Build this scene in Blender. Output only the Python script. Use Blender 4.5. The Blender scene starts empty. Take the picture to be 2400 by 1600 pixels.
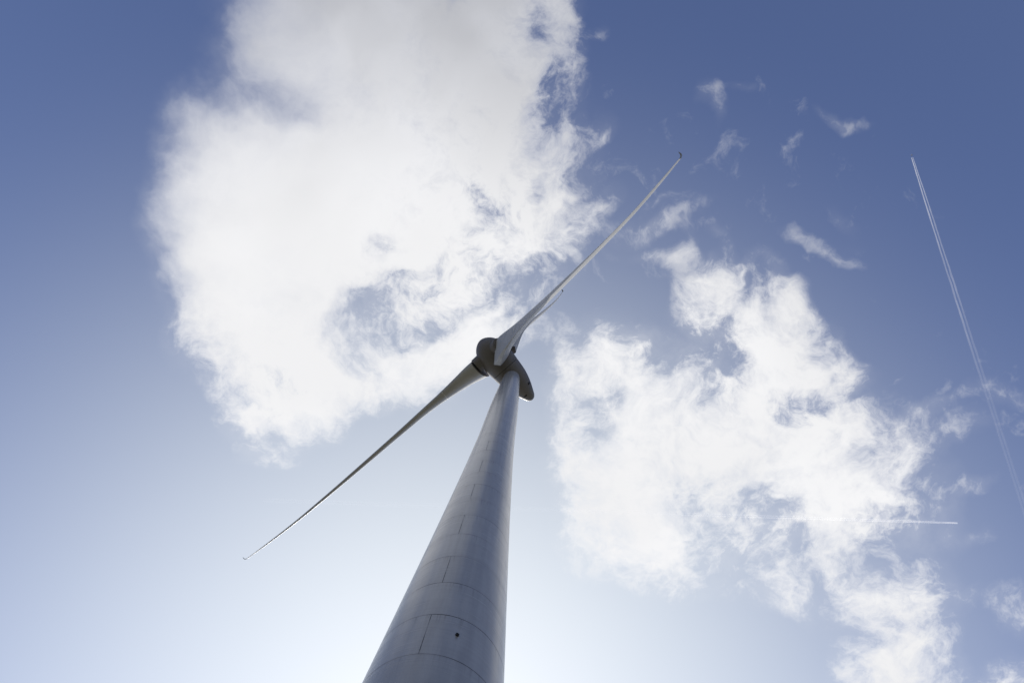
import bpy, bmesh, math
import numpy as np
from mathutils import Vector, Matrix

scene = bpy.context.scene
R = math.radians

# ------------------------------------------------------------------ camera
cam_data = bpy.data.cameras.new('camera')
cam = bpy.data.objects.new('camera', cam_data)
scene.collection.objects.link(cam)
cam_data.sensor_width = 36.0
cam_data.lens = 23.469
cam_data.clip_start = 0.1
cam_data.clip_end = 60000.0
rot = Matrix(((0.97095316, -0.23893778, 0.01259722),
              (-0.23517744, -0.96271908, -0.13365458),
              (0.04406271, 0.12680976, -0.99094791)))
cam.matrix_world = Matrix.Translation((0, 0, 1.7)) @ rot.to_4x4()
scene.camera = cam

# ------------------------------------------------------------------ exposure, sun
scene.view_settings.view_transform = 'Standard'
scene.view_settings.look = 'None'
scene.view_settings.gamma = 1.0
scene.view_settings.use_curve_mapping = False
scene.view_settings.exposure = 0.0
scene.cycles.use_denoising = True
scene.cycles.max_bounces = 6
scene.cycles.sample_clamp_direct = 6.0
scene.cycles.sample_clamp_indirect = 4.0
scene.cycles.use_light_tree = False
scene.cycles.transparent_max_bounces = 16

SUN_EL, SUN_AZ = R(49.0), R(1.5)                 # azimuth from +Y towards +X
sun_dir = Vector((math.sin(SUN_AZ) * math.cos(SUN_EL), math.cos(SUN_AZ) * math.cos(SUN_EL), math.sin(SUN_EL)))
sl = bpy.data.lights.new('sun', 'SUN')
sl.energy = 5.0
sl.angle = R(0.5)
sl.color = (1.0, 0.95, 0.88)
sun = bpy.data.objects.new('sun', sl)
scene.collection.objects.link(sun)
sun.rotation_euler = sun_dir.to_track_quat('Z', 'Y').to_euler()

# ------------------------------------------------------------------ sky: Nishita sky and a broken cloud layer over it
SKY_STRENGTH = 0.1
world = bpy.data.worlds.new('World')
scene.world = world
world.use_nodes = True
world.cycles.sampling_method = 'MANUAL'
world.cycles.sample_map_resolution = 1024
wt = world.node_tree
for n in list(wt.nodes):
    wt.nodes.remove(n)


class G:
    """small helpers over a node tree"""

    def __init__(self, tree):
        self.t = tree

    def node(self, kind, **kw):
        n = self.t.nodes.new(kind)
        for k, v in kw.items():
            setattr(n, k, v)
        return n

    def put(self, sock, v):
        if isinstance(v, bpy.types.NodeSocket):
            self.t.links.new(v, sock)
        elif v is not None:
            sock.default_value = v

    def math(self, op, a, b=None, c=None, clamp=False):
        n = self.node('ShaderNodeMath', operation=op, use_clamp=clamp)
        self.put(n.inputs[0], a)
        self.put(n.inputs[1], b)
        if c is not None:
            self.put(n.inputs[2], c)
        return n.outputs[0]

    def vec(self, op, a, b=None):
        n = self.node('ShaderNodeVectorMath', operation=op)
        self.put(n.inputs[0], a)
        if b is not None:
            if op == 'SCALE':
                self.put(n.inputs['Scale'], b)
            else:
                self.put(n.inputs[1], b)
        return n.outputs['Value'] if op in ('DOT_PRODUCT', 'LENGTH') else n.outputs[0]

    def smooth(self, x, lo, hi, a=0.0, b=1.0, kind='SMOOTHSTEP'):
        n = self.node('ShaderNodeMapRange', interpolation_type=kind)
        self.put(n.inputs[0], x)
        for i, v in ((1, lo), (2, hi), (3, a), (4, b)):
            self.put(n.inputs[i], v)
        return n.outputs[0]

    def noise(self, v, scale, detail=2.0, rough=0.5, lac=2.0, dist=0.0, color=False):
        n = self.node('ShaderNodeTexNoise', noise_dimensions='3D')
        if v is not None:
            self.put(n.inputs['Vector'], v)
        n.inputs['Scale'].default_value = scale
        n.inputs['Detail'].default_value = detail
        n.inputs['Roughness'].default_value = rough
        n.inputs['Lacunarity'].default_value = lac
        n.inputs['Distortion'].default_value = dist
        return n.outputs['Color' if color else 'Fac']

    def mix(self, f, a, b, blend='MIX'):
        n = self.node('ShaderNodeMix', data_type='RGBA', blend_type=blend)
        self.put(n.inputs[0], f)
        self.put(n.inputs[6], a)
        self.put(n.inputs[7], b)
        return n.outputs[2]


# each cloud mass: centre x, y, half length, half width, turn, weight, in units of the cloud base height
# (a patch straight overhead is at 0, 0); a negative weight opens a gap
CLOUD_MASSES = [
    (-0.292,-0.231,0.19,0.104,-0.22,1), (-0.203,-0.287,0.122,0.092,-0.22,0.8), (-0.372,-0.249,0.098,0.082,-0.22,0.5),
    (-0.46,-0.211,0.064,0.055,-0.79,0.34), (-0.241,-0.057,0.236,0.15,-0.23,1.2), (-0.146,-0.179,0.11,0.145,-0.23,0.8),
    (-0.4,-0.02,0.144,0.096,-0.23,0.65), (-0.516,-0.062,0.07,0.056,0.11,0.55), (-0.108,-0.273,0.037,0.082,-0.22,0.32),
    (-0.426,0.103,0.11,0.111,-0.24,0.75), (-0.313,0.102,0.2,0.15,-0.24,1.1), (-0.141,-0.017,0.148,0.099,-0.24,0.6),
    (-0.068,-0.092,0.064,0.097,-0.23,0.28), (-0.033,-0.018,0.047,0.059,0.8,0.348), (-0.389,0.228,0.121,0.083,0.38,0.8),
    (-0.332,0.276,0.075,0.069,-0.25,0.6), (-0.193,0.227,0.129,0.043,-0.32,1), (-0.096,0.176,0.079,0.035,-0.63,0.9),
    (-0.064,0.141,0.036,0.024,-0.77,0.4), (-0.376,0.332,0.045,0.025,-0.59,0.377), (-0.299,0.306,0.044,0.031,-0.25,0.34),
    (-0.405,0.322,0.043,0.039,0.29,0.3625), (-0.073,0.077,0.09,0.065,-0.59,0.42), (-0.137,0.145,0.073,0.03,-0.76,0.35),
    (-0.063,-0.307,0.031,0.06,-0.48,0.3), (-0.065,-0.336,0.028,0.032,-0.22,0.3625), (-0.028,-0.164,0.02,0.017,0.79,0.174),
    (0.008,-0.085,0.023,0.034,-0.23,0.232), (-0.338,0.382,0.045,0.019,-0.51,0.2175), (-0.44,-0.139,0.059,0.031,0.11,-0.22),
    (-0.499,-0.111,0.051,0.022,-0.23,-0.22), (-0.546,-0.154,0.038,0.036,-0.23,-0.25), (-0.12,-0.075,0.025,0.02,-0.23,-0.4),
    (-0.099,-0.047,0.025,0.019,0.11,-0.25), (-0.067,-0.035,0.038,0.031,-0.24,-0.25), (-0.042,-0.067,0.025,0.037,-0.23,-0.2),
    (-0.238,0.158,0.044,0.03,-0.5,-0.7), (-0.266,0.198,0.023,0.027,0.11,-0.22), (-0.196,0.117,0.049,0.029,-0.24,-0.65),
    (-0.149,0.149,0.046,0.018,-0.59,-0.55), (-0.227,0.222,0.033,0.02,0.29,-0.35), (-0.154,0.097,0.032,0.019,-0.24,-0.3),
    (-0.108,0.052,0.042,0.051,0.11,-0.5), (-0.039,0.055,0.038,0.038,-0.24,-0.35), (-0.229,0.043,0.019,0.022,0.28,-0.4),
    (-0.343,0.272,0.033,0.017,-0.25,-0.5), (-0.372,0.314,0.026,0.017,0.29,-0.3), (-0.054,-0.207,0.025,0.042,-0.23,-0.12),
    (-0.105,-0.309,0.024,0.029,-0.22,-0.2), (-0.061,-0.236,0.018,0.024,-0.23,-0.2), (0.353,0.212,0.179,0.14,-0.07,1.2),
    (0.332,0.023,0.09,0.069,0.45,0.95), (0.241,-0,0.043,0.033,-0.78,0.42), (0.386,0.076,0.085,0.075,0.62,0.8),
    (0.12,0.135,0.063,0.07,-0.24,0.6), (0.175,0.169,0.09,0.067,0.02,0.7), (0.191,0.331,0.076,0.106,-0.25,0.7),
    (0.26,0.385,0.094,0.076,0.38,0.75), (0.302,0.439,0.031,0.059,-0.45,0.45), (0.446,0.189,0.077,0.09,-0.25,0.48),
    (0.527,0.258,0.098,0.049,0.28,0.65), (0.566,0.213,0.078,0.043,0.11,0.38), (0.639,0.215,0.056,0.047,0.45,0.32),
    (0.689,0.286,0.035,0.051,-0.26,0.319), (0.584,0.335,0.096,0.057,0.62,0.85), (0.68,0.425,0.069,0.091,0.02,0.72),
    (0.706,0.507,0.076,0.061,-0.27,0.7), (0.505,0.341,0.082,0.02,0.42,0.406), (0.48,0.126,0.041,0.037,-0.25,0.348),
    (0.393,-0.031,0.034,0.027,-0.97,0.3625), (0.455,0.025,0.039,0.017,0.36,0.2465), (0.27,-0.033,0.023,0.035,-0.24,0.29),
    (0.471,0.43,0.092,0.039,0.02,0.17), (0.526,0.386,0.038,0.051,0.29,0.203), (0.309,0.102,0.032,0.039,-0.25,-0.7),
    (0.23,0.078,0.075,0.036,-0.42,-0.75), (0.182,0.07,0.044,0.032,-0.24,-0.5), (0.179,0.257,0.06,0.05,-0.25,0.319),
    (0.132,0.234,0.032,0.027,-0.25,-0.15), (0.426,0.122,0.035,0.02,-0.25,-0.8), (0.419,0.3,0.049,0.034,0.11,-0.45),
    (0.474,0.328,0.036,0.024,0.11,-0.4), (0.308,0.287,0.039,0.027,-0.25,-0.25), (0.133,0.186,0.032,0.026,-0.25,-0.3),
    (0.616,0.266,0.051,0.027,-0.26,-0.45), (0.677,0.25,0.051,0.027,-0.26,-0.4), (0.386,0.373,0.06,0.034,0.29,-0.35),
    (0.658,0.273,0.032,0.027,-0.26,-0.25), (0.147,0.036,0.035,0.035,-0.24,-0.3), (0.724,0.312,0.038,0.055,-0.26,-0.2),
    (0.503,0.073,0.031,0.032,-0.25,-0.25), (0.167,-0.045,0.055,0.015,-0.1,0.319), (0.206,-0.059,0.014,0.029,0.11,0.29),
    (0.065,-0.064,0.051,0.015,-1.08,0.348), (0.145,-0.077,0.055,0.013,-0.32,0.3045), (0.194,-0.11,0.045,0.012,-0.68,0.2755),
    (0.249,-0.095,0.026,0.013,0.53,0.3045), (0.292,-0.045,0.034,0.013,-0.78,0.2465), (0.158,-0.114,0.04,0.01,-0.58,0.2465),
    (0.339,-0.082,0.035,0.011,0.11,0.2465), (0.167,-0.285,0.019,0.022,0.11,0.29), (0.189,-0.263,0.01,0.033,-0.14,0.29),
    (0.226,-0.297,0.033,0.01,-0.14,0.29), (0.365,-0.279,0.028,0.01,0.19,0.2755), (0.39,-0.279,0.033,0.009,-0.44,0.261),
    (0.373,-0.118,0.034,0.011,-0.03,0.2755), (0.417,-0.11,0.032,0.009,0.11,0.23925), (0.403,-0.165,0.024,0.015,0.19,0.232),
    (0.047,-0.191,0.022,0.011,-1.01,0.348), (-0.001,-0.17,0.03,0.015,-0.83,0.3915), (-0.006,-0.32,0.013,0.01,-0.91,0.319),
    (0.609,0.12,0.051,0.037,-0.81,0.29), (0.628,0.078,0.079,0.014,-0.72,0.21), (0.707,0.045,0.052,0.018,-0.07,0.319),
    (0.681,0.102,0.034,0.025,-0.82,0.29), (0.641,0.139,0.034,0.019,-0.63,0.29), (0.725,0.175,0.028,0.013,-0.73,0.3915),
    (0.843,0.338,0.041,0.039,-0.26,0.45), (0.878,0.449,0.042,0.04,-0.27,0.5), (0.766,0.337,0.035,0.026,-0.65,0.2175),
    (0.04,0.105,0.054,0.023,-0.68,0.261), (0.433,-0.13,0.023,0.034,-0.24,0.145), (-0.066,-0.342,0.034,0.016,-0.22,0.29),
    (-0.086,0.527,0.057,0.047,-0.26,0.174), (-0.366,0.347,0.07,0.031,-0.51,0.29), (-0.277,0.328,0.031,0.032,0.11,0.2755),
    (-0.336,0.396,0.058,0.023,-0.43,0.348), (-0.386,0.366,0.032,0.026,-0.25,0.232), (-0.498,0.228,0.036,0.057,0.29,0.261),
    (-0.025,0.111,0.054,0.03,-0.77,0.348), (0.601,0.239,0.074,0.036,0.28,0.348), (0.684,0.21,0.035,0.031,-0.25,0.261),
    (0.607,0.175,0.06,0.024,0.2,0.3045), (0.522,0.135,0.035,0.031,-0.25,0.261), (0.481,0.065,0.029,0.03,-0.25,0.2465),
    (0.434,-0.002,0.034,0.029,-0.24,0.29), (0.385,-0.036,0.028,0.03,-0.78,0.348), (0.38,0.375,0.074,0.025,0.2,0.29),
    (0.476,0.378,0.057,0.022,0.55,0.319), (0.531,0.429,0.057,0.038,0.29,0.319), (0.439,0.439,0.086,0.033,-0.07,0.22),
    (0.336,0.415,0.037,0.052,-0.26,0.319), (0.117,0.308,0.031,0.07,-0.25,0.377), (0.101,0.215,0.03,0.056,-0.25,0.348),
    (0.148,0.428,0.031,0.046,-0.26,0.319), (0.737,0.252,0.035,0.019,-0.45,0.2755), (0.765,0.446,0.03,0.047,-0.27,0.29),
    (-0.336,-0.438,0.253,0.145,-0.22,1.1), (-0.779,-0.483,0.179,0.113,0.11,0.8), (0.898,0.692,0.268,0.16,0.29,1),
    (0.437,1.072,0.286,0.148,-0.29,0.8), (-1.126,0.482,0.184,0.142,0.91,0.8), (0.993,-0.302,0.174,0.112,0.42,0.6),
    (-0.256,1.367,0.272,0.141,-0.09,0.7), (0.278,-0.813,0.178,0.09,-0.05,0.6), (-0.893,1.289,0.236,0.137,-0.28,0.7)
]

# wide patches of moist air: centre x, y, half length, half width, turn
MOIST_AIR = [(0.24, -0.16, 0.42, 0.26, -0.3), (0.70, 0.10, 0.30, 0.20, 0.4), (0.46, 0.38, 0.22, 0.14, 0.2)]


def build_sky():
    g = G(wt)
    d = g.node('ShaderNodeTexCoord').outputs['Generated']
    d = g.vec('NORMALIZE', d)
    sx = g.node('ShaderNodeSeparateXYZ')
    g.put(sx.inputs[0], d)
    z = g.math('MAXIMUM', sx.outputs[2], 0.06)
    cx = g.node('ShaderNodeCombineXYZ')
    g.put(cx.inputs[0], g.math('DIVIDE', sx.outputs[0], z))
    g.put(cx.inputs[1], g.math('DIVIDE', sx.outputs[1], z))
    q = cx.outputs[0]
    # turbulent warp of the layer, coarse to fine
    w1 = g.vec('SCALE', g.vec('SUBTRACT', g.noise(q, 4.0, 2.0, 0.5, color=True), (0.5, 0.5, 0.5)), 0.10)
    w2 = g.vec('SCALE', g.vec('SUBTRACT', g.noise(q, 17.0, 3.0, 0.55, color=True), (0.5, 0.5, 0.5)), 0.045)
    qw = g.vec('ADD', g.vec('ADD', q, w1), w2)
    fl = g.vec('MULTIPLY', qw, (1.0, 1.0, 0.0))
    mass, gap = 0.0, 0.0
    for (x, y, a, b, t, w) in CLOUD_MASSES:
        m = g.node('ShaderNodeMapping', vector_type='TEXTURE')
        g.put(m.inputs[0], fl)
        m.inputs['Location'].default_value = (x, y, 0)
        m.inputs['Rotation'].default_value = (0, 0, t)
        m.inputs['Scale'].default_value = (a * 1.6, b * 1.6, 1)
        s = g.node('ShaderNodeTexGradient', gradient_type='SPHERICAL')
        g.put(s.inputs[0], m.outputs[0])
        if w > 0:
            mass = g.math('MULTIPLY_ADD', s.outputs['Fac'], w * 1.25, mass)
        else:
            gap = g.math('MULTIPLY_ADD', s.outputs['Fac'], -w * 1.25, gap)
    body = g.math('SUBTRACT', 1.0, g.math('EXPONENT', g.math('MULTIPLY', mass, -1.2)))
    # fine structure; the western edge (towards -x) is soft, the eastern and southern ones are torn into shreds
    torn = g.math('MAXIMUM', g.smooth(sx_x(g, q), -0.42, -0.12), g.smooth(sx_y(g, q), 0.12, 0.30))
    fb = g.math('SUBTRACT', g.noise(qw, 7.0, 14.0, 0.60, 2.05), 0.5)
    fb2 = g.math('SUBTRACT', g.noise(qw, 26.0, 10.0, 0.68, 2.1), 0.5)
    rid = g.math('ABSOLUTE', g.math('SUBTRACT', g.noise(qw, 15.0, 8.0, 0.62, 2.0, 0.3), 0.5))
    nz = g.math('MULTIPLY_ADD', fb, g.smooth(torn, 0, 1, 0.9, 1.7, 'LINEAR'), g.math('MULTIPLY', fb2, g.smooth(torn, 0, 1, 0.2, 1.35, 'LINEAR')))
    nz = g.math('SUBTRACT', nz, g.math('MULTIPLY', torn, g.math('SUBTRACT', g.math('MULTIPLY', rid, 1.5), 0.12)))
    # gaps are ragged and half filled with shreds
    shred = g.math('ADD', g.math('MULTIPLY', fb, 2.2), g.math('MULTIPLY', fb2, 1.6))
    gap = g.math('MULTIPLY', gap, g.math('MULTIPLY_ADD', torn, g.math('SUBTRACT', g.smooth(shred, -0.45, 0.45, 0.95, 0.12), 0.6), 0.6))
    f = g.math('SUBTRACT', body, g.math('SUBTRACT', 0.9, g.math('MULTIPLY', 0.9, g.math('EXPONENT', g.math('MULTIPLY', gap, -1.15)))))
    present = g.smooth(body, 0.02, 0.32)
    present = g.math('MULTIPLY', present, g.smooth(body, 0.25, 0.6, 1.45, 1.0))
    core = g.smooth(f, 0.62, 0.93, 1.0, 0.55)
    dens = g.math('MULTIPLY_ADD', nz, g.math('MULTIPLY', present, core), g.math('MULTIPLY_ADD', g.smooth(f, 0.6, 0.95), 0.18, f))
    alpha = g.smooth(dens, 0.17, g.smooth(torn, 0, 1, 1.16, 1.16, 'LINEAR'))
    alpha = g.math('MULTIPLY', alpha, g.smooth(body, 0.18, 0.62, 0.27, 1.0))
    # a faint fringe of evaporating droplets round every mass
    fringe = g.math('MULTIPLY', g.smooth(body, 0.10, 0.65, 0.0, 0.22), g.smooth(fb, -0.15, 0.15, 0.2, 1.0))
    alpha = g.math('MAXIMUM', alpha, fringe)
    # stray shreds drifting in the moist air between and east of the big clouds
    moist = None
    for (x, y, a, b, t) in MOIST_AIR:
        m = g.node('ShaderNodeMapping', vector_type='TEXTURE')
        g.put(m.inputs[0], fl)
        m.inputs['Location'].default_value = (x, y, 0)
        m.inputs['Rotation'].default_value = (0, 0, t)
        m.inputs['Scale'].default_value = (a, b, 1)
        s = g.node('ShaderNodeTexGradient', gradient_type='SPHERICAL')
        g.put(s.inputs[0], m.outputs[0])
        moist = s.outputs['Fac'] if moist is None else g.math('MAXIMUM', moist, s.outputs['Fac'])
    n1 = g.noise(qw, 17.0, 9.0, 0.64, 2.1, 0.15)
    stray = g.math('MULTIPLY', g.smooth(g.math('MULTIPLY_ADD', g.smooth(moist, 0.0, 0.6), 0.14, n1), 0.69, 1.05), g.smooth(moist, 0.0, 0.4, 0.0, 0.5))
    alpha = g.math('MAXIMUM', alpha, stray)
    thick = g.math('MULTIPLY', g.smooth(dens, 0.55, 1.0), g.smooth(g.noise(qw, 3.2, 3.0, 0.5), 0.35, 0.62, 0.35, 1.25))
    # sky
    sky = g.node('ShaderNodeTexSky', sky_type='NISHITA')
    sky.sun_disc = False
    sky.sun_elevation = SUN_EL
    sky.sun_rotation = SUN_AZ
    sky.altitude = 50
    sky.air_density = 1.0
    sky.dust_density = 0.1
    sky.ozone_density = 1.6
    ct = g.vec('DOT_PRODUCT', d, tuple(sun_dir))
    near = g.smooth(ct, 0.25, 0.95, kind='LINEAR')
    # thin high haze that glows around the sun
    veil = g.math('MULTIPLY', g.math('POWER', g.smooth(ct, 0.40, 1.0, kind='LINEAR'), 3.0), 7.1)
    haze = g.vec('SCALE', (1.0, 0.995, 0.715), veil)
    clear = g.vec('ADD', g.vec('MULTIPLY', sky.outputs[0], (1.12, 1.02, 1.19)), haze)
    # sunlight coming through the cloud: strongest forward, weaker where the cloud is thick
    near = g.smooth(ct, 0.40, 0.77)
    lit = g.math('MULTIPLY_ADD', near, 3.5, 6.2)
    shade = g.math('MULTIPLY', thick, g.smooth(ct, 0.46, 0.78, 0.24, 0.06))
    lum = g.math('MULTIPLY', lit, g.math('SUBTRACT', 1.0, shade))
    ccol = g.mix(near, (0.945, 0.97, 1.06, 1), (0.985, 0.985, 1.0, 1))
    cloud = g.vec('SCALE', ccol, lum)
    col = g.mix(alpha, clear, cloud)
    bg = g.node('ShaderNodeBackground')
    g.put(bg.inputs[0], col)
    bg.inputs[1].default_value = SKY_STRENGTH
    out = g.node('ShaderNodeOutputWorld')
    g.put(out.inputs[0], bg.outputs[0])


def sx_x(g, v):
    n = g.node('ShaderNodeSeparateXYZ')
    g.put(n.inputs[0], v)
    return n.outputs[0]


def sx_y(g, v):
    n = g.node('ShaderNodeSeparateXYZ')
    g.put(n.inputs[0], v)
    return n.outputs[1]


build_sky()

# ------------------------------------------------------------------ helpers
def link(o, parent=None):
    scene.collection.objects.link(o)
    if parent is not None:
        o.parent = parent
    return o


def mesh_obj(name, verts, faces, material, parent=None, smooth=True, sharp_deg=None):
    me = bpy.data.meshes.new(name)
    me.from_pydata([tuple(v) for v in verts], [], faces)
    bm = bmesh.new()
    bm.from_mesh(me)
    bmesh.ops.recalc_face_normals(bm, faces=bm.faces)
    bm.to_mesh(me)
    bm.free()
    if smooth:
        me.polygons.foreach_set('use_smooth', [True] * len(me.polygons))
        if sharp_deg:
            me.set_sharp_from_angle(angle=R(sharp_deg))
    me.materials.append(material)
    return link(bpy.data.objects.new(name, me), parent)


def loft(rings, cap0=True, cap1=True, v0=0):
    """faces and vertices through a list of equal-length closed rings"""
    verts, faces = [], []
    n = len(rings[0])
    for r in rings:
        verts += [tuple(p) for p in r]
    for i in range(len(rings) - 1):
        for j in range(n):
            a, b = v0 + i * n + j, v0 + i * n + (j + 1) % n
            faces.append((a, b, b + n, a + n))
    if cap0:
        faces.append(tuple(v0 + j for j in range(n))[::-1])
    if cap1:
        faces.append(tuple(v0 + (len(rings) - 1) * n + j for j in range(n)))
    return verts, faces


def revolve(profile, n=96, origin=Vector((0, 0, 0)), ax=Vector((0, 0, 1)), e1=Vector((1, 0, 0)), e2=Vector((0, 1, 0)), cap0=True, cap1=True):
    """profile: (distance along ax, radius)"""
    rings = []
    for t, r in profile:
        rings.append([origin + ax * t + e1 * (r * math.cos(2 * math.pi * k / n)) + e2 * (r * math.sin(2 * math.pi * k / n)) for k in range(n)])
    return loft(rings, cap0, cap1)


def crom(xs, ys, x):
    """smooth monotone-ish interpolation (Catmull-Rom on uneven knots)"""
    xs, ys = np.asarray(xs, float), np.asarray(ys, float)
    m = np.gradient(ys, xs)
    i = int(np.clip(np.searchsorted(xs, x) - 1, 0, len(xs) - 2))
    h = xs[i + 1] - xs[i]
    t = (x - xs[i]) / h
    return float((2*t**3-3*t**2+1)*ys[i] + (t**3-2*t**2+t)*h*m[i] + (-2*t**3+3*t**2)*ys[i+1] + (t**3-t**2)*h*m[i+1])


# ------------------------------------------------------------------ materials
def material(name):
    m = bpy.data.materials.new(name)
    m.use_nodes = True
    g = G(m.node_tree)
    b = m.node_tree.nodes['Principled BSDF']
    return m, g, b


def paint(name, col, rough, dirt=0.12, scale=0.6, bump=0.0):
    m, g, b = material(name)
    co = g.node('ShaderNodeTexCoord').outputs['Object']
    n1 = g.noise(co, scale, 4.0, 0.55)
    n2 = g.noise(co, scale * 2.7, 2.0, 0.5)
    f = g.smooth(n1, 0.35, 0.7)
    dark = tuple(c * (1 - dirt) for c in col) + (1,)
    g.put(b.inputs['Base Color'], g.mix(f, col + (1,), dark))
    g.put(b.inputs['Roughness'], g.smooth(n2, 0.3, 0.7, rough - 0.05, rough + 0.06))
    if bump:
        bn = g.node('ShaderNodeBump')
        bn.inputs['Strength'].default_value = bump
        bn.inputs['Distance'].default_value = 0.02
        g.put(bn.inputs['Height'], n2)
        g.put(b.inputs['Normal'], bn.outputs[0])
    return m


MAT = {}
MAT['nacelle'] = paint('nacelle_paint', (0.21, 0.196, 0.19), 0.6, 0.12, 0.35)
MAT['blade'] = paint('blade_gelcoat', (0.56, 0.555, 0.54), 0.5, 0.10, 0.3)
MAT['winglet'] = paint('winglet_gelcoat', (0.34, 0.34, 0.33), 0.4, 0.08, 0.6)
MAT['dark'] = paint('dark_rubber', (0.03, 0.03, 0.032), 0.6, 0.2, 2.0)
MAT['joint'] = paint('joint_sealant', (0.75, 0.75, 0.73), 0.5, 0.1, 1.0)

TOWER_X, TOWER_Y = 0.0, 23.3078
RING0, RING_H = 31.4068, 3.8            # height of one concrete ring joint; height of a ring
SEAM = -1.8966                          # direction of the facing upright joints
STEEL_Z = RING0 + 12 * RING_H


def tower_material():
    m, g, b = material('tower_paint')
    co = g.node('ShaderNodeTexCoord').outputs['Object']
    s = g.node('ShaderNodeSeparateXYZ')
    g.put(s.inputs[0], co)
    x, y, z = s.outputs
    ang = g.math('ARCTAN2', y, x)
    # ring joints
    k = g.math('DIVIDE', g.math('SUBTRACT', z, RING0), RING_H)
    fr = g.math('ABSOLUTE', g.math('SUBTRACT', k, g.math('ROUND', k)))
    wob = g.noise(co, 1.2, 3.0, 0.6)
    wid = g.smooth(wob, 0.3, 0.7, 0.0050, 0.0095, 'LINEAR')
    ring = g.math('LESS_THAN', fr, wid)
    conc = g.math('LESS_THAN', z, STEEL_Z + 0.5)
    # upright joints: on every second ring at SEAM and opposite, on the others a quarter turn on
    kk = g.math('FLOOR', k)
    odd = g.math('ABSOLUTE', g.math('SUBTRACT', kk, g.math('MULTIPLY', 2.0, g.math('FLOOR', g.math('MULTIPLY', kk, 0.5)))))
    da = g.math('SUBTRACT', ang, g.math('MULTIPLY_ADD', odd, math.pi / 2, SEAM))
    cross = g.math('ABSOLUTE', g.math('SINE', da))
    rad = g.math('SQRT', g.math('ADD', g.math('MULTIPLY', x, x), g.math('MULTIPLY', y, y)))
    up = g.math('LESS_THAN', g.math('MULTIPLY', cross, rad), 0.021)
    line = g.math('MULTIPLY', g.math('MAXIMUM', ring, up), conc)
    # some joints were filled more cleanly than others
    tone = g.noise(g.vec('MULTIPLY', co, (0.25, 0.25, 0.9)), 1.0, 2.0, 0.5)
    line = g.math('MULTIPLY', line, g.smooth(tone, 0.35, 0.6, 0.5, 1.0))
    # weathering: runs down the shell, faint casting bands, blotches, scuffs
    cyl = g.node('ShaderNodeCombineXYZ')
    g.put(cyl.inputs[0], g.math('MULTIPLY', ang, 3.0))
    g.put(cyl.inputs[1], g.math('MULTIPLY', z, 0.06))
    runs = g.noise(cyl.outputs[0], 2.2, 6.0, 0.62)
    band = g.node('ShaderNodeCombineXYZ')
    g.put(band.inputs[0], g.math('MULTIPLY', ang, 0.35))
    g.put(band.inputs[1], g.math('MULTIPLY', z, 2.6))
    bands = g.noise(band.outputs[0], 1.6, 4.0, 0.6)
    blot = g.noise(co, 0.45, 6.0, 0.6)
    sc = g.node('ShaderNodeTexNoise', noise_dimensions='3D')
    g.put(sc.inputs['Vector'], co)
    sc.inputs['Scale'].default_value = 1.1
    sc.inputs['Detail'].default_value = 8.0
    sc.inputs['Roughness'].default_value = 0.7
    scuff = g.smooth(sc.outputs['Fac'], 0.69, 0.74)
    w = g.math('ADD', g.math('MULTIPLY', runs, 0.45), g.math('ADD', g.math('MULTIPLY', bands, 0.3), g.math('MULTIPLY', blot, 0.25)))
    f = g.smooth(w, 0.36, 0.64)
    base = g.mix(f, (0.475, 0.48, 0.485, 1), (0.37, 0.375, 0.385, 1))
    # every ring was cast on its own: slightly different tones
    rn = g.node('ShaderNodeTexWhiteNoise', noise_dimensions='1D')
    g.put(rn.inputs['W'], g.math('ADD', kk, g.math('MULTIPLY', g.math('FLOOR', g.math('DIVIDE', da, math.pi)), 37.0)))
    base = g.mix(g.math('MULTIPLY', rn.outputs['Value'], g.math('MULTIPLY', conc, 0.22)), base, (0.30, 0.31, 0.33, 1))
    # dirt weeping down from the joints
    below = g.math('SUBTRACT', g.math('CEIL', k), k)
    cw = g.node('ShaderNodeCombineXYZ')
    g.put(cw.inputs[0], g.math('MULTIPLY', ang, 9.0))
    g.put(cw.inputs[1], g.math('MULTIPLY', g.math('CEIL', k), 3.7))
    g.put(cw.inputs[2], g.math('MULTIPLY', z, 0.1))
    weep = g.math('MULTIPLY', g.smooth(g.noise(cw.outputs[0], 2.0, 5.0, 0.65), 0.50, 0.68), g.smooth(below, 0.40, 0.0))
    base = g.mix(g.math('MULTIPLY', g.math('MULTIPLY', weep, conc), 0.42), base, (0.17, 0.17, 0.165, 1))
    base = g.mix(g.math('MULTIPLY', scuff, 0.35), base, (0.16, 0.16, 0.17, 1))
    base = g.mix(g.math('MULTIPLY', line, 0.85), base, (0.04, 0.04, 0.045, 1))
    g.put(b.inputs['Specular IOR Level'], g.math('SUBTRACT', 0.5, g.math('MULTIPLY', line, 0.45)))
    # rust run below the drain pipe
    pa = g.math('MULTIPLY', g.math('SUBTRACT', ang, -1.4545), 3.65)
    pz = g.math('SUBTRACT', 33.50, z)
    run = g.math('MULTIPLY', g.smooth(g.math('ABSOLUTE', pa), 0.10, 0.02), g.math('MULTIPLY', g.smooth(pz, -0.02, 0.04), g.smooth(pz, 0.55, 0.05)))
    base = g.mix(g.math('MULTIPLY', run, 0.6), base, (0.12, 0.085, 0.03, 1))
    g.put(b.inputs['Base Color'], base)
    r = g.math('ADD', g.smooth(bands, 0.3, 0.7, 0.19, 0.28), g.math('MULTIPLY', line, 0.3))
    g.put(b.inputs['Roughness'], r)
    bn = g.node('ShaderNodeBump')
    bn.inputs['Strength'].default_value = 0.06
    bn.inputs['Distance'].default_value = 0.01
    g.put(bn.inputs['Height'], g.math('SUBTRACT', bands, g.math('MULTIPLY', line, 1.5)))
    g.put(b.inputs['Normal'], bn.outputs[0])
    return m


MAT['tower'] = tower_material()

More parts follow.
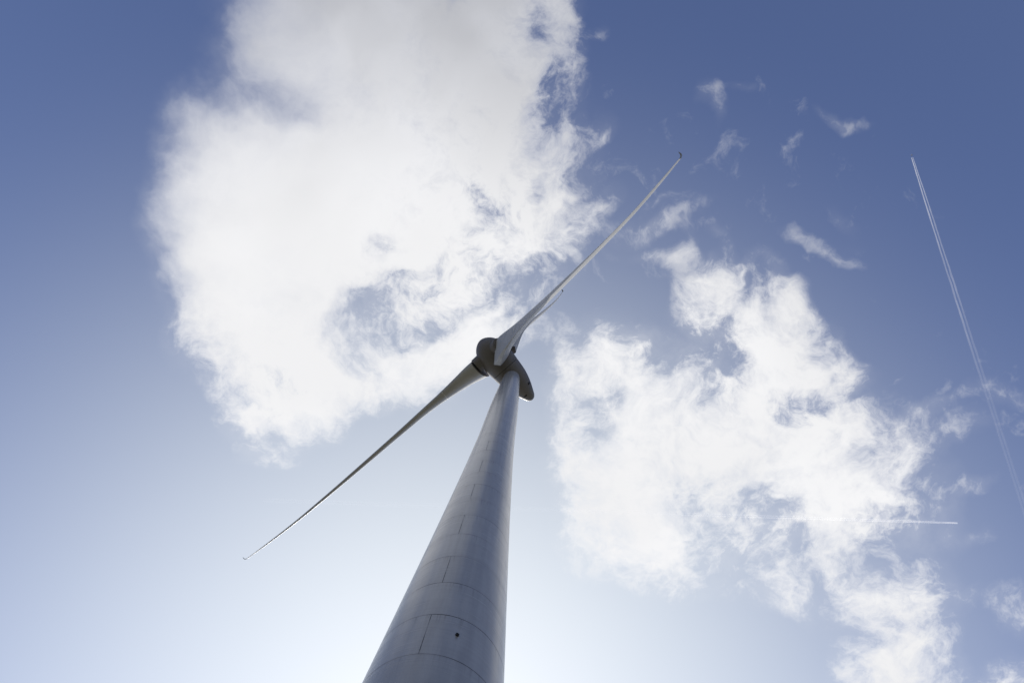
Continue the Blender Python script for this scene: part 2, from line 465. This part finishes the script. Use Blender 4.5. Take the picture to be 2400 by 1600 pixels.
# ------------------------------------------------------------------ ground
def build_ground():
    m, g, b = material('meadow')
    co = g.node('ShaderNodeTexCoord').outputs['Object']
    n = g.noise(co, 0.02, 8.0, 0.6)
    n2 = g.noise(co, 1.5, 8.0, 0.7)
    c = g.mix(g.smooth(n, 0.35, 0.65), (0.055, 0.056, 0.034, 1), (0.095, 0.08, 0.055, 1))
    c = g.mix(g.smooth(n2, 0.3, 0.7), c, (0.04, 0.04, 0.025, 1))
    g.put(b.inputs['Base Color'], c)
    b.inputs['Roughness'].default_value = 0.9
    s = 25000
    o = mesh_obj('ground', [(-s, -s, 0), (s, -s, 0), (s, s, 0), (-s, s, 0)], [(0, 1, 2, 3)], m, smooth=False)
    o['kind'] = 'structure'


build_ground()

# ------------------------------------------------------------------ wind turbine
turbine = link(bpy.data.objects.new('wind_turbine', None))
turbine.location = (TOWER_X, TOWER_Y, 0)
turbine['label'] = 'tall pale grey wind turbine with three slender blades, seen from the foot of its tower'
turbine['category'] = 'wind turbine'

HUB = Vector((-4.29125856, 20.3604072 - TOWER_Y, 126.89615757))   # relative to the tower foot
D = Vector((-0.82116178, -0.56400108, 0.08715574))                 # rotor axis, pointing into the wind
S = Vector((0.56615547, -0.82429848, 0.0))
U = Vector((0.07184235, 0.0493437, 0.9961947))
PHASE = 3.3673

# tower: flared concrete rings below, slim steel sections above
TZ = [0.0, 20.0, 40.0, 60.0, 80.0, 100.0, 115.0, 124.2]
TR = [5.05, 4.15, 3.42, 2.78, 2.30, 2.08, 1.75, 1.53]


def build_tower():
    prof = [(z, crom(TZ, TR, z)) for z in np.linspace(0, 124.2, 140)]
    v, f = revolve(prof, 128)
    tower = mesh_obj('tower', v, f, MAT['tower'], turbine, sharp_deg=60)
    # small drain pipe through the shell
    az, z = -1.45235, 33.546
    r = crom(TZ, TR, z)
    n = Vector((math.cos(az), math.sin(az), 0))
    e = Vector((-math.sin(az), math.cos(az), 0))
    prof = [(-0.10, 0.10), (0.07, 0.10), (0.075, 0.095), (0.07, 0.07), (-0.08, 0.068)]
    v, f = revolve(prof, 28, n * r + Vector((0, 0, z)), n, e, Vector((0, 0, 1)))
    mesh_obj('drain_pipe', v, f, MAT['dark'], tower, sharp_deg=30)


build_tower()


def build_nacelle():
    prof = [(-11.10, 0.02), (-11.06, 0.28), (-10.9, 0.62), (-10.5, 0.98), (-9.5, 1.45), (-8.6, 1.86), (-7.7, 2.20), (-6.8, 2.47), (-5.9, 2.68), (-5.0, 2.81), (-4.1, 2.90), (-3.36, 2.96)]
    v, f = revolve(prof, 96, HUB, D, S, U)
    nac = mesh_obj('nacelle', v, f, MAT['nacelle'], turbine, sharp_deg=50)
    prof = [(-3.28, 2.985), (-2.4, 3.08), (-1.4, 3.13), (-0.5, 3.12), (0.4, 3.02), (1.2, 2.84), (1.9, 2.60), (2.5, 2.28), (3.0, 1.88), (3.4, 1.42), (3.7, 0.92), (3.86, 0.48), (3.91, 0.18), (3.92, 0.02)]
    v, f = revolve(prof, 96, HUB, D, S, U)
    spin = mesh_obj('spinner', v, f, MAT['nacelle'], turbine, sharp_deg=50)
    # dark gap between the turning and the standing shell
    v, f = revolve([(-3.38, 2.86), (-3.24, 2.90)], 96, HUB, D, S, U)
    mesh_obj('shell_gap', v, f, MAT['dark'], nac, sharp_deg=30)
    # two small vents on the underside of the tail
    side = Vector((-0.57050573, 0.80732157, -0.15084795))
    down = -(side.cross(D)).normalized() if side.cross(D).z > 0 else side.cross(D).normalized()
    for tt, ss, rr, w, h in ((-8.22, -1.55, 2.03, 0.30, 0.22), (-9.60, 0.55, 1.40, 0.34, 0.16)):
        c = HUB + D * tt + side * ss + down * math.sqrt(rr * rr - ss * ss)
        nrm = (side * ss + down * math.sqrt(rr * rr - ss * ss)).normalized()
        ex = side.cross(nrm).cross(nrm).normalized() if False else nrm.cross(D).normalized()
        ey = (D - nrm * D.dot(nrm)).normalized()
        rings = []
        for k, (dn, gr) in enumerate(((-0.12, 1.0), (0.025, 1.0), (0.035, 0.93))):
            rings.append([c + nrm * dn + ex * (w * gr * sx_) + ey * (h * gr * sy_) for sx_, sy_ in ((-1, -1), (1, -1), (1, 1), (-1, 1))])
        v, f = loft(rings)
        mesh_obj('vent', v, f, MAT['dark'], nac, smooth=False)
    return nac, spin


nacelle, spinner = build_nacelle()

# blade stations: r, chord, max thickness, turn of the chord (deg), trailing edge thickness, middle of the depth along the rotor axis
ST = np.array([
    [2.75, 5.30, 2.62, 41, 1.28, -0.25],
    [4.00, 5.15, 2.55, 38, 1.08, -0.05],
    [6.00, 4.90, 2.34, 32, 0.76, 0.20],
    [8.00, 4.60, 2.10, 26.5, 0.46, 0.34],
    [10.5, 4.20, 1.80, 21, 0.22, 0.46],
    [13.0, 3.80, 1.46, 17, 0.10, 0.58],
    [16.0, 3.45, 1.20, 14.5, 0.05, 0.68],
    [22.0, 2.90, 0.95, 7.5, 0.03, 0.72],
    [31.0, 2.25, 0.74, 2.0, 0.02, 0.76],
    [40.0, 1.75, 0.52, -3.0, 0.015, 0.86],
    [48.0, 1.30, 0.33, -5.5, 0.012, 1.10],
    [54.0, 0.95, 0.20, -6.0, 0.01, 1.52],
    [57.85, 0.56, 0.10, -5.0, 0.01, 1.88],
])


def station(r):
    return [crom(ST[:, 0], ST[:, k], r) for k in range(6)]


NSEC = 26


def section(c, t, te, circ):
    """closed outline in chord coordinates: x from leading edge (about -0.28 c) back, y towards the upwind face"""
    pts = []
    xs = 0.5 * (1 - np.cos(np.linspace(0, math.pi, NSEC)))
    def half(x):
        y = 5 * (0.2969 * math.sqrt(x) - 0.126 * x - 0.3516 * x**2 + 0.2843 * x**3 - 0.1036 * x**4)
        return y * t * (1 - 0.0 * x) + 0.5 * te * x**1.5
    def camb(x):
        m, p = 0.025 + 0.085 * circ, 0.4
        return c * (m / p**2 * (2*p*x - x*x) if x < p else m / (1-p)**2 * ((1-2*p) + 2*p*x - x*x))
    up = [((x - 0.28) * c, -camb(x) + half(x)) for x in xs]
    lo = [((x - 0.28) * c, -camb(x) - half(x)) for x in xs]
    return up + lo[::-1][:-1]


def build_blade(angle):
    er = S * math.cos(angle) + U * math.sin(angle)
    et = S * math.sin(angle) - U * math.cos(angle)
    rs = list(np.concatenate([np.linspace(3.20, 16, 34), np.linspace(17, 57.85, 48)]))

    def place(r, pts, beta, dmid, refit=True):
        cb, sb = math.cos(beta), math.sin(beta)
        tau = [x * cb + y * sb for x, y in pts]
        dd = [-x * sb + y * cb for x, y in pts]
        off = dmid - 0.5 * (max(dd) + min(dd)) if refit else dmid
        slant = 0.30 * max(0.0, 1 - (r - 3.2) / 5.0) ** 2       # the broad root is cut off at a slant
        return [HUB + er * (r + slant * (2.4 - a)) + et * a + D * (b + off) for a, b in zip(tau, dd)]

    rings = []
    for r in rs:
        _, c, t, be, te, dm = station(r)
        circ = min(1.0, max(0.0, 1 - (r - 3) / 13))
        rings.append(place(r, section(c, t, te, circ), R(be), dm))
    v, f = loft(rings)
    blade = mesh_obj('blade', v, f, MAT['blade'], turbine, sharp_deg=38)
    # winglet: the tip turns upwind and sweeps back
    rings = []
    for k in range(9):
        u = k / 8
        ph = R(78) * min(1.0, u * 2.2)
        c = 0.57 - 0.45 * u
        t = 0.10 * (1 - 0.7 * u)
        rise = 0.78 * u - 0.10 * math.sin(min(1, u * 2.2) * math.pi / 2) * 1
        out = 0.42 * math.sin(min(1.0, u * 1.6) * math.pi / 2)
        pts = section(c, t, 0.008, 0)
        rings.append([HUB + er * (57.85 + out - y * math.sin(ph)) + et * (x + 0.16 * u) + D * (1.88 + max(rise, 0) + y * math.cos(ph)) for x, y in pts])
    v, f = loft(rings)
    mesh_obj('winglet', v, f, MAT['winglet'], blade, sharp_deg=38)
    # pale joint band round the blade where its two halves meet
    rings = []
    for dr, grow in ((-0.08, 0.004), (-0.07, 0.02), (0.07, 0.02), (0.08, 0.004)):
        r = 11.9 + dr
        _, c, t, be, te, dm = station(r)
        rings.append(place(r, section(c + grow * 2, t + grow * 2, te + grow, max(0.0, 1 - (r - 3) / 13)), R(be), dm))
    v, f = loft(rings, False, False)
    mesh_obj('joint_band', v, f, MAT['joint'], blade, sharp_deg=38)
    # dark plate over the slanted root end; nacelle paint stands in for its shade
    rings = []
    for r in (3.07, 3.08, 3.185, 3.196):
        _, c, t, be, te, dm = station(r)
        e = 0.02 if 3.075 < r < 3.19 else -0.02
        pts = section(c, t, te, 1.0)
        rings.append(place(r, [(x + e * (1 if x > 0 else -1), y + e * (1 if y > 0 else -1)) for x, y in pts], R(be), dm))
    v, f = loft(rings)
    mesh_obj('root_shade_cap', v, f, MAT['nacelle'], spinner, sharp_deg=38)
    # socket on the spinner and the dark ring of the bearing
    root = HUB + D * 0.65
    v, f = revolve([(1.6, 1.54), (3.82, 1.47), (3.88, 1.43)], 64, root, er, et, D)
    mesh_obj('blade_socket', v, f, MAT['nacelle'], spinner, sharp_deg=40)
    return blade


for i in range(3):
    build_blade(PHASE + i * 2 * math.pi / 3)

# ------------------------------------------------------------------ aircraft trails, far above the cloud
def vapour(name, k0, k1, fade, seed):
    """sunlit ice crystals; k0..k1: cover from the young end to the old one"""
    m = bpy.data.materials.new(name)
    m.use_nodes = True
    g = G(m.node_tree)
    for n in list(m.node_tree.nodes):
        m.node_tree.nodes.remove(n)
    co = g.node('ShaderNodeTexCoord').outputs['Object']
    s = g.node('ShaderNodeSeparateXYZ')
    g.put(s.inputs[0], co)
    nz = g.noise(g.vec('ADD', g.vec('MULTIPLY', co, (0.0012, 0.004, 0.004)), (seed, 0, 0)), 1.0, 6.0, 0.65)
    u = g.smooth(s.outputs[0], 0.0, fade, kind='LINEAR')
    cover = g.math('MULTIPLY', g.smooth(g.math('POWER', u, 0.6), 0.0, 1.0, k0, k1, 'LINEAR'), g.smooth(nz, 0.3, 0.7, 0.45, 1.4, 'LINEAR'))
    tr = g.node('ShaderNodeBsdfTransparent')
    df = g.node('ShaderNodeBsdfDiffuse')
    df.inputs[0].default_value = (0.9, 0.9, 0.9, 1)
    tl = g.node('ShaderNodeBsdfTranslucent')
    tl.inputs[0].default_value = (0.9, 0.9, 0.9, 1)
    mx = g.node('ShaderNodeMixShader')
    mx.inputs[0].default_value = 0.85
    g.put(mx.inputs[1], df.outputs[0])
    g.put(mx.inputs[2], tl.outputs[0])
    m2 = g.node('ShaderNodeMixShader')
    g.put(m2.inputs[0], cover)
    g.put(m2.inputs[1], tr.outputs[0])
    g.put(m2.inputs[2], mx.outputs[0])
    out = g.node('ShaderNodeOutputMaterial')
    g.put(out.inputs[0], m2.outputs[0])
    return m


def contrail(label, start, end, sep, width, mats, seed):
    """start: young end behind the aircraft; sep and width: (distance along, metres) tables"""
    start, end = Vector(start), Vector(end)
    ax = (end - start)
    length = ax.length
    ax.normalize()
    root = link(bpy.data.objects.new('contrail', None))
    sd = Vector((0, 0, 1)).cross(ax).normalized()
    up = ax.cross(sd)
    root.matrix_world = Matrix.Translation(start) @ Matrix((ax, sd, up)).transposed().to_4x4()
    root['label'] = label
    root['category'] = 'contrail'
    root['group'] = 'aircraft trails in the sky'
    rng = np.random.default_rng(seed)
    n = 160
    xs = np.linspace(0, 1, n) ** 1.5 * length
    for j, sg in enumerate((-1, 1)):
        wob = np.interp(xs, np.linspace(0, length, 60), rng.normal(0, 1, 60))
        wid = np.interp(xs, np.linspace(0, length, 90), rng.normal(0, 1, 90))
        rings = []
        for i, x in enumerate(xs):
            s = np.interp(x, sep[0], sep[1]) * 0.5
            w = np.interp(x, width[0], width[1]) * 0.5 * (1 + 0.10 * wid[i])
            y = sg * s + wob[i] * s * 0.07
            rings.append([(x, y + w * math.cos(a), w * 0.8 * math.sin(a)) for a in np.linspace(0, 2 * math.pi, 15)[:-1]])
        v, f = loft(rings)
        mesh_obj('vapour_strand', v, f, mats[j], root)
    return root


P1, P2 = (5025.0, -2719.0, 10502.0), (9300.0, 3360.0, 10502.0)
contrail('long fading double contrail running down the right edge of the blue sky', P1, P2,
         ((0, 700, 2200, 3600, 7400), (18, 36, 48, 50, 52)), ((0, 300, 2200, 3600, 7400), (9, 13, 26, 30, 36)),
         (vapour('old_vapour', 0.18, 0.022, 3900, 3.1), vapour('old_vapour_bright', 0.26, 0.022, 3900, 8.4)), 4)
contrail('short bright level contrail crossing the torn edge of the lower right cloud', (7812.0, 2658.0, 11002.0), (-3700.0, 5238.0, 11002.0),
         ((0, 1000, 2200, 12000), (14, 24, 32, 46)), ((0, 400, 2200, 12000), (8, 9, 14, 30)),
         (vapour('young_vapour', 0.34, 0.012, 5000, 5.7), vapour('young_vapour_thin', 0.27, 0.012, 5000, 1.3)), 9)


def airliner():
    m = paint('aircraft_paint', (0.75, 0.76, 0.78), 0.35, 0.04, 0.2)
    md = paint('engine_metal', (0.35, 0.36, 0.38), 0.35, 0.1, 0.5)
    root = link(bpy.data.objects.new('airliner', None))
    fwd = (Vector(P1) - Vector(P2)).normalized()
    lf = Vector((0, 0, 1)).cross(fwd).normalized()
    root.matrix_world = Matrix.Translation((5012.3, -2751.3, 10506.0)) @ Matrix((fwd, lf, fwd.cross(lf))).transposed().to_4x4()
    root['label'] = 'tiny white airliner at the tip of the long contrail'
    root['category'] = 'airliner'
    X, Y, Z = Vector((1, 0, 0)), Vector((0, 1, 0)), Vector((0, 0, 1))
    v, f = revolve([(-19, 0.15), (-17, 0.7), (-13, 1.5), (-8, 1.95), (10, 2.0), (15, 1.75), (17.5, 1.1), (18.6, 0.3)], 24, Vector((0, 0, 0)), X, Y, Z)
    body = mesh_obj('fuselage', v, f, m, root)

    def panel(name, pts, th, parent):
        """pts: (leading x, trailing x, y, z) from root to tip"""
        rings = []
        for a, b, y, z in pts:
            n = Vector((0, 0, th))
            if name == 'tail_fin':
                n = Vector((0, th, 0))
            mid = (a + b) / 2
            rings.append([Vector((a, y, z)), Vector((mid, y, z)) + n, Vector((b, y, z)), Vector((mid, y, z)) - n])
        v, f = loft(rings)
        return mesh_obj(name, v, f, m, parent, smooth=False)

    for sg in (-1, 1):
        panel('wing', [(5.5, -2.5, sg * 1.5, -0.9), (0.8, -3.4, sg * 6.0, -0.5), (-4.6, -6.2, sg * 17.0, 0.6)], 0.28, root)
        panel('tailplane', [(-13.8, -17.2, sg * 0.6, 0.6), (-17.0, -18.6, sg * 6.2, 1.0)], 0.15, root)
        v, f = revolve([(4.8, 0.75), (4.4, 1.05), (2.5, 1.05), (0.8, 0.6)], 18, Vector((0, sg * 5.7, -1.7)), X, Y, Z)
        mesh_obj('engine', v, f, md, root)
    panel('tail_fin', [(-12.6, -17.4, 0, 1.4), (-17.2, -19.2, 0, 7.0)], 0.18, root)


airliner()
